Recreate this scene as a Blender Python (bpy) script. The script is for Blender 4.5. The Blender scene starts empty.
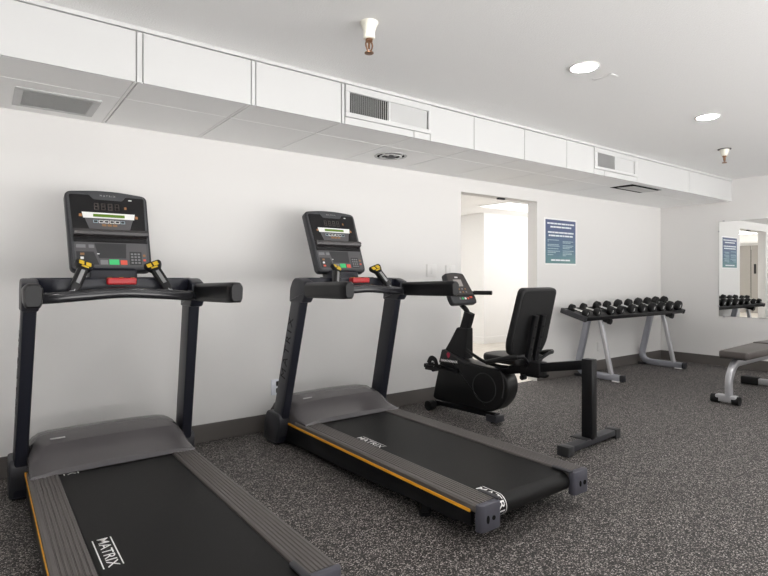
import bpy, bmesh, math, random
from mathutils import Vector, Matrix
random.seed(7)
S = bpy.context.scene
COL = S.collection
R = math.radians

# ------------------------------------------------------------------ materials
def mat(name, col, rough=0.5, metal=0.0, spec=0.5, emit=None, estr=0.0, coat=0.0, bump=None):
    m = bpy.data.materials.new(name); m.use_nodes = True
    nt = m.node_tree; b = nt.nodes['Principled BSDF']
    b.inputs['Base Color'].default_value = (*col, 1)
    b.inputs['Roughness'].default_value = rough
    b.inputs['Metallic'].default_value = metal
    b.inputs['Specular IOR Level'].default_value = spec
    b.inputs['Coat Weight'].default_value = coat
    if emit:
        b.inputs['Emission Color'].default_value = (*emit, 1)
        b.inputs['Emission Strength'].default_value = estr
    if bump:
        sc, st, dist = bump
        tc = nt.nodes.new('ShaderNodeTexCoord'); n = nt.nodes.new('ShaderNodeTexNoise')
        n.inputs['Scale'].default_value = sc; n.inputs['Detail'].default_value = 3
        bp = nt.nodes.new('ShaderNodeBump'); bp.inputs['Strength'].default_value = st
        bp.inputs['Distance'].default_value = dist
        nt.links.new(tc.outputs['Object'], n.inputs['Vector'])
        nt.links.new(n.outputs['Fac'], bp.inputs['Height'])
        nt.links.new(bp.outputs['Normal'], b.inputs['Normal'])
    return m

def rubber_floor():
    m = bpy.data.materials.new('speckled_rubber'); m.use_nodes = True
    nt = m.node_tree; b = nt.nodes['Principled BSDF']; L = nt.links.new
    tc = nt.nodes.new('ShaderNodeTexCoord')
    def layer(scale, seed):
        mp = nt.nodes.new('ShaderNodeMapping'); mp.inputs['Location'].default_value = (seed, seed*2.1, 0)
        v = nt.nodes.new('ShaderNodeTexVoronoi'); v.voronoi_dimensions = '2D'; v.inputs['Scale'].default_value = scale
        L(tc.outputs['Object'], mp.inputs['Vector']); L(mp.outputs['Vector'], v.inputs['Vector'])
        return v
    base = (0.018, 0.0165, 0.016, 1)
    v1 = layer(FLOOR_SCALE, 3.0)
    sep = nt.nodes.new('ShaderNodeSeparateColor'); L(v1.outputs['Color'], sep.inputs['Color'])
    cr = nt.nodes.new('ShaderNodeValToRGB'); cr.color_ramp.interpolation = 'CONSTANT'
    el = cr.color_ramp.elements
    el[0].position = 0; el[0].color = base
    el[1].position = 0.42; el[1].color = (0.075, 0.068, 0.065, 1)
    for p, c in ((0.62, (0.19, 0.172, 0.162, 1)), (0.79, (0.31, 0.28, 0.265, 1)), (0.92, (0.50, 0.465, 0.44, 1))):
        e = el.new(p); e.color = c
    L(sep.outputs['Red'], cr.inputs['Fac'])
    # grain edges: keep the light chips roundish
    lt = nt.nodes.new('ShaderNodeMath'); lt.operation = 'LESS_THAN'; lt.inputs[1].default_value = 0.50
    L(v1.outputs['Distance'], lt.inputs[0])
    mx = nt.nodes.new('ShaderNodeMix'); mx.data_type = 'RGBA'
    mx.inputs[6].default_value = base
    L(lt.outputs[0], mx.inputs[0]); L(cr.outputs['Color'], mx.inputs[7])
    L(mx.outputs[2], b.inputs['Base Color'])
    b.inputs['Roughness'].default_value = 0.62
    b.inputs['Specular IOR Level'].default_value = 0.35
    bp = nt.nodes.new('ShaderNodeBump'); bp.inputs['Strength'].default_value = 0.25; bp.inputs['Distance'].default_value = 0.002
    L(sep.outputs['Green'], bp.inputs['Height']); L(bp.outputs['Normal'], b.inputs['Normal'])
    return m
FLOOR_SCALE = 165.0

def wood_floor():
    m = bpy.data.materials.new('pale_wood'); m.use_nodes = True
    nt = m.node_tree; b = nt.nodes['Principled BSDF']; L = nt.links.new
    tc = nt.nodes.new('ShaderNodeTexCoord'); mp = nt.nodes.new('ShaderNodeMapping')
    mp.inputs['Scale'].default_value = (1.2, 9, 1)
    n = nt.nodes.new('ShaderNodeTexNoise'); n.inputs['Scale'].default_value = 3
    cr = nt.nodes.new('ShaderNodeValToRGB')
    cr.color_ramp.elements[0].position = .35; cr.color_ramp.elements[0].color = (.60, .55, .49, 1)
    cr.color_ramp.elements[1].position = .65; cr.color_ramp.elements[1].color = (.74, .70, .64, 1)
    L(tc.outputs['Object'], mp.inputs['Vector']); L(mp.outputs['Vector'], n.inputs['Vector'])
    L(n.outputs['Fac'], cr.inputs['Fac']); L(cr.outputs['Color'], b.inputs['Base Color'])
    b.inputs['Roughness'].default_value = .35
    return m

def poster_print():
    m = bpy.data.materials.new('poster_print'); m.use_nodes = True
    nt = m.node_tree; b = nt.nodes['Principled BSDF']; L = nt.links.new
    tc = nt.nodes.new('ShaderNodeTexCoord'); sp = nt.nodes.new('ShaderNodeSeparateXYZ')
    n = nt.nodes.new('ShaderNodeTexNoise'); n.inputs['Scale'].default_value = 6
    mr = nt.nodes.new('ShaderNodeMapRange'); mr.inputs[1].default_value = -.26; mr.inputs[2].default_value = .26
    ad = nt.nodes.new('ShaderNodeMath'); ad.operation = 'MULTIPLY_ADD'; ad.inputs[1].default_value = .3
    cr = nt.nodes.new('ShaderNodeValToRGB'); e = cr.color_ramp.elements
    e[0].position = .1; e[0].color = (.085, .215, .215, 1)
    e[1].position = .95; e[1].color = (.060, .085, .190, 1)
    x = e.new(.5); x.color = (.055, .125, .200, 1)
    L(tc.outputs['Object'], sp.inputs[0]); L(tc.outputs['Object'], n.inputs['Vector'])
    L(sp.outputs['Z'], mr.inputs[0]); L(n.outputs['Fac'], ad.inputs[0]); L(mr.outputs[0], ad.inputs[2])
    L(ad.outputs[0], cr.inputs['Fac']); L(cr.outputs['Color'], b.inputs['Base Color'])
    b.inputs['Roughness'].default_value = .35
    return m

M = {}
M['wall'] = mat('white_wall_paint', (.725, .715, .703), .75, spec=.3, bump=(160, .06, .002))
M['ceil'] = mat('white_textured_ceiling', (.90, .897, .89), .9, spec=.2, bump=(120, .5, .004))
M['soffit'] = mat('white_soffit_paint', (.575, .577, .575), .6, spec=.3)
M['tile'] = mat('white_ceiling_tile', (.94, .937, .93), .85, spec=.2, bump=(250, .15, .002))
M['gap'] = mat('grey_joint', (.38, .38, .375), .9, spec=.1)
M['gapdark'] = mat('dark_gap_shade', (.012, .012, .012), .9, spec=.1)  # near-black colour stands in for shade inside vents, holes and gaps
M['trimw'] = mat('white_trim', (.86, .855, .845), .45)
M['base'] = mat('charcoal_rubber_base', (.105, .095, .088), .55)
M['floor'] = rubber_floor()
M['wood'] = wood_floor()
M['black'] = mat('black_satin_plastic', (.005, .005, .006), .38, spec=.32)
M['blackm'] = mat('black_matte_rubber', (.009, .009, .0095), .55, spec=.3)
M['frame'] = mat('blue_black_metal', (.011, .012, .019), .34, spec=.45)
M['frameg'] = mat('charcoal_paint', (.030, .030, .037), .40, spec=.35)
M['boot'] = mat('dark_grey_boot', (.030, .030, .035), .45, spec=.4)
M['cover'] = mat('bronze_grey_plastic', (.086, .080, .083), .27, spec=.5)
M['rail'] = mat('ribbed_grey_rail', (.105, .095, .091), .42, spec=.4)
M['belt'] = mat('black_running_belt', (.0075, .0072, .0072), .46, spec=.22, bump=(900, .15, .0005))
M['cap'] = mat('slate_plastic_cap', (.068, .067, .084), .42, spec=.4)
M['orange'] = mat('orange_stripe', (.80, .36, .02), .5)
M['white'] = mat('white_print', (.80, .80, .79), .6)
M['bezel'] = mat('grey_bezel', (.026, .027, .031), .38, spec=.4)
M['glass'] = mat('black_display', (.008, .008, .009), .18, spec=.5)
M['digit'] = mat('unlit_digit', (.045, .035, .032), .4)
M['panel'] = mat('grey_keypad_panel', (.085, .083, .088), .45)
M['panel2'] = mat('dark_keypad_panel', (.024, .024, .026), .45)
M['badge'] = mat('badge_grey', (.055, .057, .062), .38)
M['shine'] = mat('polished_dark_ledge', (.035, .031, .032), .15, spec=.8, coat=.6)
M['lcd'] = mat('green_lcd', (.085, .17, .008), .35, emit=(.35, .75, .02), estr=.04)
M['green'] = mat('green_key', (.05, .55, .18), .5)
M['red'] = mat('red_key', (.72, .10, .06), .5)
M['redp'] = mat('red_plastic', (.42, .012, .016), .35)
M['yellow'] = mat('yellow_key', (.72, .49, .02), .45)
M['steel'] = mat('silver_paint', (.48, .48, .50), .32, metal=.55)
M['steelb'] = mat('satin_silver_blue', (.40, .41, .46), .32, metal=.55)
M['chrome'] = mat('chrome', (.75, .75, .74), .22, metal=1.0)
M['vinyl'] = mat('black_vinyl', (.010, .010, .0105), .48, spec=.35, bump=(300, .1, .001))
M['vinylb'] = mat('brown_grey_vinyl', (.066, .056, .052), .45)
M['vinyls'] = mat('dark_vinyl_side', (.04, .037, .037), .5)
M['mirror'] = mat('mirror_silver', (.93, .94, .935), .0, metal=1.0)
M['mirrore'] = mat('mirror_edge', (.25, .27, .27), .3)
M['poster'] = poster_print()
M['posterw'] = mat('white_paper', (.85, .85, .84), .6)
M['ptext'] = mat('pale_print', (.75, .80, .82), .6)
M['ptext2'] = mat('pale_blue_print', (.33, .44, .49), .6)
M['brass'] = mat('aged_brass', (.27, .15, .09), .35, metal=.8)
M['cream'] = mat('cream_enamel', (.82, .80, .70), .4)
M['lamp'] = mat('lamp_lens', (1, 1, 1), .5, emit=(1, .992, .98), estr=145)
M['panelamp'] = mat('corridor_lamp_lens', (1, 1, 1), .5, emit=(1, .995, .985), estr=2.2)
M['panelbright'] = mat('added_corridor_lamp_lens', (1, 1, 1), .5, emit=(1, .995, .985), estr=13)
M['elev'] = mat('brushed_grey_door', (.36, .34, .315), .4, metal=.2)
M['plate'] = mat('white_plate', (.725, .715, .703), .6, spec=.3)
M['plateb'] = mat('bluish_white_plate', (.76, .78, .84), .4)
M['brownp'] = mat('red_emblem', (.42, .02, .06), .5)
M['slat'] = mat('grey_vent_slat', (.60, .60, .59), .5)
M['ringgrey'] = mat('groove_grey', (.032, .032, .034), .5)
M['shell'] = mat('black_shell', (.007, .007, .0075), .36, spec=.4)
M['shellg'] = mat('charcoal_shell', (.022, .022, .023), .42, spec=.4)

M['keyscreen'] = mat('grey_lcd_screen', (.40, .37, .35), .3)
M['bface'] = mat('brown_black_face', (.036, .030, .028), .42)
M['capdark'] = mat('dark_grey_cap', (.026, .026, .028), .45, spec=.4)
M['steelh'] = mat('grey_steel_bar', (.26, .26, .265), .38, metal=.6)

# ------------------------------------------------------------------ geometry helpers
def NB(): return bmesh.new()
def add(bm, src, mtx=None):
    if mtx is not None: src.transform(mtx)
    me = bpy.data.meshes.new('tmp'); src.to_mesh(me); src.free()
    bm.from_mesh(me); bpy.data.meshes.remove(me); return bm

def box(bm, x0, x1, y0, y1, z0, z1, bev=0.0, seg=2, mtx=None):
    b = bmesh.new(); bmesh.ops.create_cube(b, size=1)
    for v in b.verts:
        v.co = Vector(((x0+x1)/2 + v.co.x*(x1-x0), (y0+y1)/2 + v.co.y*(y1-y0), (z0+z1)/2 + v.co.z*(z1-z0)))
    if bev > 0: bmesh.ops.bevel(b, geom=b.edges[:], offset=bev, segments=seg, affect='EDGES', profile=.5)
    return add(bm, b, mtx)

def prism(bm, poly, axis, c0, c1, bev=0.0, seg=2, mtx=None):
    """polygon in the plane normal to axis ('x': (y,z), 'y': (x,z), 'z': (x,y)) extruded c0..c1"""
    b = bmesh.new()
    def P(p, c):
        return {'x': (c, p[0], p[1]), 'y': (p[0], c, p[1]), 'z': (p[0], p[1], c)}[axis]
    lo = [b.verts.new(P(p, c0)) for p in poly]; hi = [b.verts.new(P(p, c1)) for p in poly]
    n = len(poly)
    f0 = b.faces.new(lo); f1 = b.faces.new(hi)
    for i in range(n): b.faces.new((lo[i], lo[(i+1) % n], hi[(i+1) % n], hi[i]))
    bmesh.ops.recalc_face_normals(b, faces=b.faces[:])
    if bev > 0:
        es = [e for f in (f0, f1) if f.is_valid for e in f.edges]
        bmesh.ops.bevel(b, geom=list(set(es)), offset=bev, segments=seg, affect='EDGES', profile=.5)
    return add(bm, b, mtx)

def rounded_poly(pts, r, seg=5):
    out = []; n = len(pts)
    rr = r if isinstance(r, (list, tuple)) else [r]*n
    for i in range(n):
        p = Vector(pts[i]); a = (Vector(pts[i-1])-p); c = (Vector(pts[(i+1) % n])-p)
        if rr[i] <= 0: out.append(tuple(p)); continue
        d = min(rr[i], a.length*.48, c.length*.48)
        A = p + a.normalized()*d; C = p + c.normalized()*d
        for k in range(seg+1):
            t = k/seg
            q = A*(1-t)**2 + p*2*t*(1-t) + C*t*t
            out.append((q.x, q.y))
    return out

def cyl(bm, p0, p1, r0, r1=None, seg=20, caps=True):
    r1 = r0 if r1 is None else r1
    return sweep(bm, [p0, p1], None, radii=[r0, r1], seg=seg)

def smooth_path(pts, n=6):
    P = [Vector(p) for p in pts]; out = []
    for i in range(len(P)-1):
        p0 = P[max(i-1, 0)]; p1 = P[i]; p2 = P[i+1]; p3 = P[min(i+2, len(P)-1)]
        for k in range(n):
            t = k/n
            out.append(.5*((2*p1)+(p2-p0)*t+(2*p0-5*p1+4*p2-p3)*t*t+(3*p1-p0-3*p2+p3)*t**3))
    out.append(P[-1]); return out

def arc_corner(pts, r, n=6):
    P = [Vector(p) for p in pts]; out = [P[0]]
    for i in range(1, len(P)-1):
        a = (P[i-1]-P[i]); c = (P[i+1]-P[i]); d = min(r, a.length*.49, c.length*.49)
        A = P[i]+a.normalized()*d; C = P[i]+c.normalized()*d
        for k in range(n+1):
            t = k/n; out.append(A*(1-t)**2+P[i]*2*t*(1-t)+C*t*t)
    out.append(P[-1]); return out

def sweep(bm, pts, profile, radii=None, seg=16, up=(0, 0, 1)):
    """profile: list of (side, up) points, or None for a circle with the given radii"""
    b = bmesh.new(); P = [Vector(p) for p in pts]; rings = []
    T = []
    for i in range(len(P)):
        t = (P[min(i+1, len(P)-1)]-P[max(i-1, 0)]).normalized(); T.append(t)
    u = Vector(up)
    if abs(u.dot(T[0])) > .95: u = Vector((1, 0, 0)) if abs(T[0].x) < .9 else Vector((0, 1, 0))
    for i, p in enumerate(P):
        t = T[i]
        if i > 0:
            q = T[i-1].rotation_difference(t); u = q @ u
        u = (u - t*u.dot(t)).normalized(); s = t.cross(u)
        if profile is None:
            r = radii[i] if radii else .01
            pr = [(math.cos(2*math.pi*k/seg)*r, math.sin(2*math.pi*k/seg)*r) for k in range(seg)]
        else:
            k = radii[i] if radii else 1
            pr = [(a*k, c*k) for a, c in profile]
        rings.append([b.verts.new(p+s*a+u*c) for a, c in pr])
    n = len(rings[0])
    for i in range(len(rings)-1):
        for k in range(n):
            b.faces.new((rings[i][k], rings[i][(k+1) % n], rings[i+1][(k+1) % n], rings[i+1][k]))
    b.faces.new(rings[0][::-1]); b.faces.new(rings[-1])
    bmesh.ops.recalc_face_normals(b, faces=b.faces[:])
    return add(bm, b)

def tube(bm, pts, r, seg=14): return sweep(bm, pts, None, radii=[r]*len(pts), seg=seg)

def rrect(w, h, r, seg=4):
    return rounded_poly([(-w/2, -h/2), (w/2, -h/2), (w/2, h/2), (-w/2, h/2)], r, seg)

def lathe(bm, prof, seg=28, mtx=None):
    """prof: list of (radius, z)"""
    b = bmesh.new(); rings = []
    for r, z in prof:
        rings.append([b.verts.new((r*math.cos(2*math.pi*k/seg), r*math.sin(2*math.pi*k/seg), z)) for k in range(seg)])
    for i in range(len(rings)-1):
        for k in range(seg): b.faces.new((rings[i][k], rings[i][(k+1) % seg], rings[i+1][(k+1) % seg], rings[i+1][k]))
    b.faces.new(rings[0][::-1]); b.faces.new(rings[-1])
    bmesh.ops.recalc_face_normals(b, faces=b.faces[:])
    return add(bm, b, mtx)

def torus(bm, R0, r, mtx, seg=40, s2=8):
    b = bmesh.new(); rings = []
    for i in range(seg):
        a = 2*math.pi*i/seg
        rings.append([b.verts.new(((R0+r*math.cos(2*math.pi*k/s2))*math.cos(a), (R0+r*math.cos(2*math.pi*k/s2))*math.sin(a), r*math.sin(2*math.pi*k/s2))) for k in range(s2)])
    for i in range(seg):
        for k in range(s2): b.faces.new((rings[i][k], rings[(i+1) % seg][k], rings[(i+1) % seg][(k+1) % s2], rings[i][(k+1) % s2]))
    return add(bm, b, mtx)

def obj(name, bm, material, parent=None, smooth=True, angle=32, label=None):
    me = bpy.data.meshes.new(name); bm.to_mesh(me); bm.free()
    if smooth:
        me.polygons.foreach_set('use_smooth', [True]*len(me.polygons))
        me.set_sharp_from_angle(angle=R(angle))
    ms = material if isinstance(material, (list, tuple)) else [material]
    for m_ in ms: me.materials.append(M[m_])
    o = bpy.data.objects.new(name, me); COL.objects.link(o)
    if parent: o.parent = parent
    if label: o['label'] = label
    return o

def tag(o, label, cat, group=None):
    o['label'] = label; o['category'] = cat
    if group: o['group'] = group
    return o
def thing(name, label, cat, loc=(0, 0, 0), rz=0, group=None):
    o = bpy.data.objects.new(name, None); COL.objects.link(o); o.empty_display_size = .1
    o.location = loc; o.rotation_euler = (0, 0, rz); return tag(o, label, cat, group)
def struct(name, bm, m, parent=None, smooth=False):
    o = obj(name, bm, m, parent, smooth)
    if not parent: o['kind'] = 'structure'
    return o
def kids(o): return [c for c in bpy.data.objects if c.parent == o]
def copy_tree(o, parent=None):
    c = o.copy(); COL.objects.link(c)
    if parent: c.parent = parent
    for ch in kids(o): copy_tree(ch, c)
    return c

def text_bm(s, size, depth=0.0, bold=0.0, spacing=1.0, sub=0):
    """lettering in the XY plane, centred on the origin; returns a bmesh"""
    cu = bpy.data.curves.new('lettering', 'FONT'); cu.body = s; cu.size = size; cu.extrude = depth
    cu.offset = bold; cu.space_character = spacing; cu.align_x = 'CENTER'; cu.align_y = 'CENTER'
    cu.resolution_u = 3
    o = bpy.data.objects.new('lettering', cu); COL.objects.link(o)
    dg = bpy.context.evaluated_depsgraph_get(); dg.update()
    me = bpy.data.meshes.new_from_object(o.evaluated_get(dg))
    b = bmesh.new(); b.from_mesh(me)
    bpy.data.objects.remove(o); bpy.data.curves.remove(cu); bpy.data.meshes.remove(me)
    if sub:
        bmesh.ops.triangulate(b, faces=b.faces[:])
        bmesh.ops.subdivide_edges(b, edges=b.edges[:], cuts=sub)
    return b
def frame_mtx(origin, xdir, ydir):
    x = Vector(xdir).normalized(); y = Vector(ydir); y = (y - x*y.dot(x)).normalized(); z = x.cross(y)
    m = Matrix.Identity(4)
    for i in range(3): m[i][0] = x[i]; m[i][1] = y[i]; m[i][2] = z[i]; m[i][3] = origin[i]
    return m

# ------------------------------------------------------------------ the room
WA, WB, CZ = 3.91, 7.95, 2.475          # back wall, right wall, ceiling height
SY, SZ = 2.98, 2.19                     # soffit face and underside
XL, YF = -1.9, -1.8                     # left wall and front wall
DX0, DX1, DZ = 3.887, 5.10, 2.052       # opening in the back wall
TH = 0.13

b = NB(); box(b, XL-.1, WB+.1, YF-.1, WA+TH*.5, -.12, 0); struct('floor', b, 'floor')
b = NB(); box(b, XL-.1, WB+.1, YF-.1, WA+.02, CZ, CZ+.1); struct('ceiling', b, 'ceil')
b = NB()
box(b, XL-.1, DX0, WA, WA+TH, 0, CZ); box(b, DX1, WB+.1, WA, WA+TH, 0, CZ); box(b, DX0, DX1, WA, WA+TH, DZ, CZ)
struct('wall_back', b, 'wall')
b = NB(); box(b, WB, WB+.1, YF-.1, WA, 0, CZ); struct('wall_right', b, 'wall')
b = NB(); box(b, XL-.1, XL, YF-.1, WA, 0, CZ); struct('wall_left', b, 'wall')
b = NB(); box(b, XL, XL+.012, YF, WA-.012, 0, .128, .003); struct('baseboard_left', b, 'base')
# front wall behind the camera: three wide unseen windows added to light the room
added_wins = [(-1.7, .9), (1.1, 4.1), (4.3, 7.6)]
WZ0, WZ1 = .06, 2.40
b = NB(); xs = XL-.1
for x0, x1 in added_wins:
    box(b, xs, x0, YF-.1, YF, 0, CZ); box(b, x0, x1, YF-.1, YF, 0, WZ0); box(b, x0, x1, YF-.1, YF, WZ1, CZ); xs = x1
box(b, xs, WB+.1, YF-.1, YF, 0, CZ); struct('wall_front', b, 'wall')
for i, (x0, x1) in enumerate(added_wins):
    b = NB()
    box(b, x0, x0+.05, YF-.08, YF-.02, WZ0, WZ1); box(b, x1-.05, x1, YF-.08, YF-.02, WZ0, WZ1)
    box(b, x0+.05, x1-.05, YF-.08, YF-.02, WZ0, WZ0+.05); box(b, x0+.05, x1-.05, YF-.08, YF-.02, WZ1-.05, WZ1)
    box(b, (x0+x1)/2-.02, (x0+x1)/2+.02, YF-.08, YF-.02, WZ0+.05, WZ1-.05)
    struct('added_window_%d' % (i+1), b, 'trimw')
# rubber baseboards
bt = .012; bh = .128
b = NB()
box(b, XL, DX0, WA-bt, WA, 0, bh, .003); box(b, DX1, WB, WA-bt, WA, 0, bh, .003); struct('baseboard_back', b, 'base')
b = NB(); box(b, WB-bt, WB, YF, WA-bt, 0, bh, .003); struct('baseboard_right', b, 'base')

# soffit along the back wall
b = NB(); box(b, XL, WB, SY+.012, WA, SZ+.008, CZ); sof = struct('soffit', b, 'gap')
b = NB(); box(b, XL, WB, SY-.008, SY+.012, CZ-.022, CZ, .002); struct('soffit_trim', b, 'soffit', sof)
def face_panel(x0, x1): 
    p = NB(); box(p, x0+.0018, x1-.0018, SY, SY+.012, SZ, CZ-.026, .0015); struct('face_panel', p, 'soffit', sof)
xs = [XL, -.56, -.527, .04-.001]
seams = [(-1.9, -1.81), (-1.805, -1.21), (-1.2, -.60), (-.595, -.565), (-.56, .04), (.045, .639), (.642, .670), (.673, 1.26), (1.263, 1.288), (1.291, 1.876), (1.881, 1.904), (2.648, 3.105), (3.108, 3.718), (3.721, 4.318), (4.321, 4.757), (5.558, 6.74), (6.742, 7.95)]
for x0, x1 in seams: face_panel(x0, x1)
def face_part(x0, x1, z0, z1):
    p = NB(); box(p, x0+.002, x1-.002, SY, SY+.012, z0, z1, .001); struct('face_panel', p, 'soffit', sof)
face_part(1.906, 2.490, SZ, 2.236); face_part(2.494, 2.646, SZ, 2.236)
face_part(4.759, 4.939, SZ, 2.240); face_part(4.943, 5.556, SZ, 2.240)
# underside tiles on the 2 ft grid
g = .0045
k = 0; x = .65-.61*6
while x < WB-.05:
    x0, x1 = max(x, XL), min(x+.61, WB)
    if x1 <= x0: x += .61; continue
    wide = .020 if abs(x-.65) < .02 or abs(x-.04) < .02 else 0
    for (y0, y1) in ((SY+.012, 3.300), (3.304, WA)):
        if x0 < 5.95 < x1+.3 and y0 < 3.1: pass
        p = NB(); box(p, x0+g*.6, x1-g*.6-wide, y0+.001, y1-.002, SZ, SZ+.008, .001)
        struct('ceiling_tile', p, 'tile', sof)
    if wide:
        p = NB(); box(p, x1-wide-.001+.0, x1-g*1.2, SY+.014, WA-.002, SZ-.001, SZ+.006); 
        struct('ceiling_bar', p, 'trimw', sof)
    x += .61; k += 1

# corridor behind the opening
CC = 2.33
b = NB(); box(b, -5.0, 9.6, WA+TH*.5, 9.0, -.10, 0); struct('corridor_floor', b, 'wood')
b = NB(); box(b, -5.0, 9.6, WA+TH, 9.0, CC, CC+.08)
struct('corridor_ceiling', b, 'tile')
b = NB(); box(b, 7.17, 9.6, 6.64, 9.0, 0, CC); box(b, -5.0, 7.17, 7.62, 7.75, 0, CC); box(b, 9.5, 9.6, WA+TH, 6.64, 0, CC)
struct('corridor_wall_far', b, 'trimw')
b = NB(); box(b, -4.9, -4.75, WA+TH, 7.62, 0, CC); struct('corridor_wall_end', b, 'wall')
b = NB(); box(b, 7.155, 9.5, 6.625, 6.64, 0, .12, .003); box(b, 7.155, 7.17, 6.64, 7.61, 0, .12, .003); box(b, -4.7, 7.155, 7.605, 7.62, 0, .12, .003)
struct('corridor_baseboard', b, 'trimw')
# lift door at the end of the corridor, seen in the mirror
d = NB(); box(d, -4.75, -4.72, 6.55, 7.135, 0.0, 2.24, .004); 
dr = struct('door_1', d, 'elev')
d = NB(); box(d, -4.75, -4.71, 7.15, 7.60, 0, 2.24, .004); struct('door_leaf', d, 'elev', dr)
d = NB(); box(d, -4.748, -4.735, 7.13, 7.152, .1, 2.1); struct('door_gap', d, 'gapdark', dr)
d = NB(); box(d, -4.72, -4.70, 6.99, 7.05, 1.30, 1.62, .004); struct('door_handle', d, 'black', dr)

# corridor ceiling light panel
t = thing('ceiling_light_panel', 'bright rectangular light panel in the corridor ceiling beyond the doorway', 'ceiling light', (7.0, 5.72, CC))
b = NB(); box(b, -.62, .62, -.32, .32, -.012, -.001, .002); obj('frame', b, 'trimw', t)
b = NB(); box(b, -.59, .59, -.29, .29, -.016, -.010); dif = obj('diffuser', b, 'panelamp', t)
t2 = thing('ceiling_light_panel', '', 'ceiling light')  # panels hidden from the camera, added to brighten the corridor
b = NB(); box(b, -.62, .62, -.32, .32, -.012, -.001, .002); obj('frame', b, 'trimw', t2)
b = NB(); box(b, -.59, .59, -.29, .29, -.016, -.010); obj('diffuser', b, 'panelbright', t2)
for (lx, ly) in ((5.3, 6.75), (4.1, 5.15), (.4, 5.72), (-2.8, 5.72)):
    c = t2 if lx == 5.3 else copy_tree(t2); c.location = (lx, ly, CC)
    c['label'] = {5.3: 'added light panel in the corridor ceiling just left of the doorway', 4.1: 'added light panel in the corridor ceiling nearest the doorway', .4: 'added light panel in the corridor ceiling behind the treadmill wall', -2.8: 'added light panel in the corridor ceiling before the grey lift door'}[lx]

# ------------------------------------------------------------------ things on the walls and ceiling
# poster
t = thing('wall_poster', 'blue and teal rules poster with white text on back wall', 'poster', ((5.246+5.835)/2, WA-.003, 1.607))
b = NB(); box(b, -.315, .315, -.003, .003, -.275, .275, .001); obj('backing', b, 'posterw', t)
b = NB(); box(b, -.2945, .2945, -.0045, -.003, -.256, .256); obj('print', b, 'poster', t)
def words(dst, x0, x1, z, h, wmin, wmax, rnd):
    x = x0
    while x < x1-.01:
        w = min(rnd.uniform(wmin, wmax), x1-x)
        box(dst, x, x+w, -.0058, -.0046, z-h/2, z+h/2); x += w+h*.45
rn = random.Random(3)
for rows in (((.212, .262), (.172, .205)), ((.108, .25), (.070, .235)), ((-.218, .19),)):
    q = NB()
    for z, a in rows: words(q, -a, a, z, .018, .03, .10, rn)
    obj('heading_text', q, 'ptext', t)
for rows in (((.018, -.255, -.04), (.002, -.255, -.235)), ((-.036, -.255, -.03), (-.053, -.255, -.03)), ((-.083, -.255, -.05),), ((-.112, -.255, -.02), (-.129, -.255, -.09)), ((-.155, -.255, -.15),),
             ((.006, .035, .25), (-.010, .035, .19)), ((-.043, .035, .255), (-.060, .035, .22), (-.077, .035, .17)), ((-.106, .035, .255),), ((-.128, .035, .21), (-.145, .035, .23), (-.162, .035, .10))):
    q = NB()
    for z, a, c in rows: words(q, a, c, z, .009, .02, .06, rn)
    obj('body_text', q, 'ptext2', t)

# mirror on the right wall
t = thing('wall_mirror', 'large frameless wall mirror on the right wall above the bench', 'mirror', (WB, 2.51, 1.30))
b = NB(); box(b, -.008, -.001, -.62, .62, -.633, .63); obj('pane_edge', b, 'mirrore', t)
b = NB(); box(b, -.0095, -.008, -.618, .618, -.631, .628); obj('glass', b, 'mirror', t)
for (y, z) in ((.56, .635), (-.56, .635), (.56, -.637), (-.56, -.637)):
    b = NB(); box(b, -.016, 0, y-.012, y+.012, z-.010, z+.010, .003); obj('clip', b, 'steel', t)
for z in (.50, -.50):
    b = NB(); box(b, -.016, 0, .612, .630, z-.010, z+.010, .003); obj('clip', b, 'steel', t)

# wall plates
def plate(x, z, w, h, m, label, recept=False, switch=True):
    t = thing('outlet' if recept else 'switch_plate', label, 'outlet' if recept else 'switch', (x, WA, z))
    b = NB(); box(b, -w/2, w/2, -.012, -.0005, -h/2, h/2, .003); obj('plate', b, m, t)
    if recept:
        for s in (-1, 1):
            b = NB(); prism(b, rounded_poly([(-.018, s*.027-.019), (.018, s*.027-.019), (.018, s*.027+.019), (-.018, s*.027+.019)], .008), 'y', -.0155, -.011)
            obj('receptacle', b, recept, t)
    elif switch:
        b = NB(); box(b, -.016, .016, -.0155, -.011, -.034, .034, .002); obj('rocker', b, m, t)
    return t
plate(3.487, 1.252, .125, .122, 'plate', 'square white switch plate on the wall left of the doorway', False)
plate(3.735, 1.245, .125, .122, 'plate', 'white switch plate beside the doorway edge, above the bike console', False)
plate(1.872, .328, .112, .122, 'plateb', 'white outlet with black sockets on the wall behind right treadmill', 'black')
plate(6.36, .300, .078, .118, 'plate', 'small white outlet low on the wall under the dumbbell rack', 'plate')

# header catch over the opening
b = NB(); box(b, -.05, .05, -.02, .02, -.018, 0, .004); o = obj('door_catch', b, 'boot')
o.location = (4.555, WA+.06, DZ); tag(o, 'small dark door catch under the doorway header', 'catch')

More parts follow.
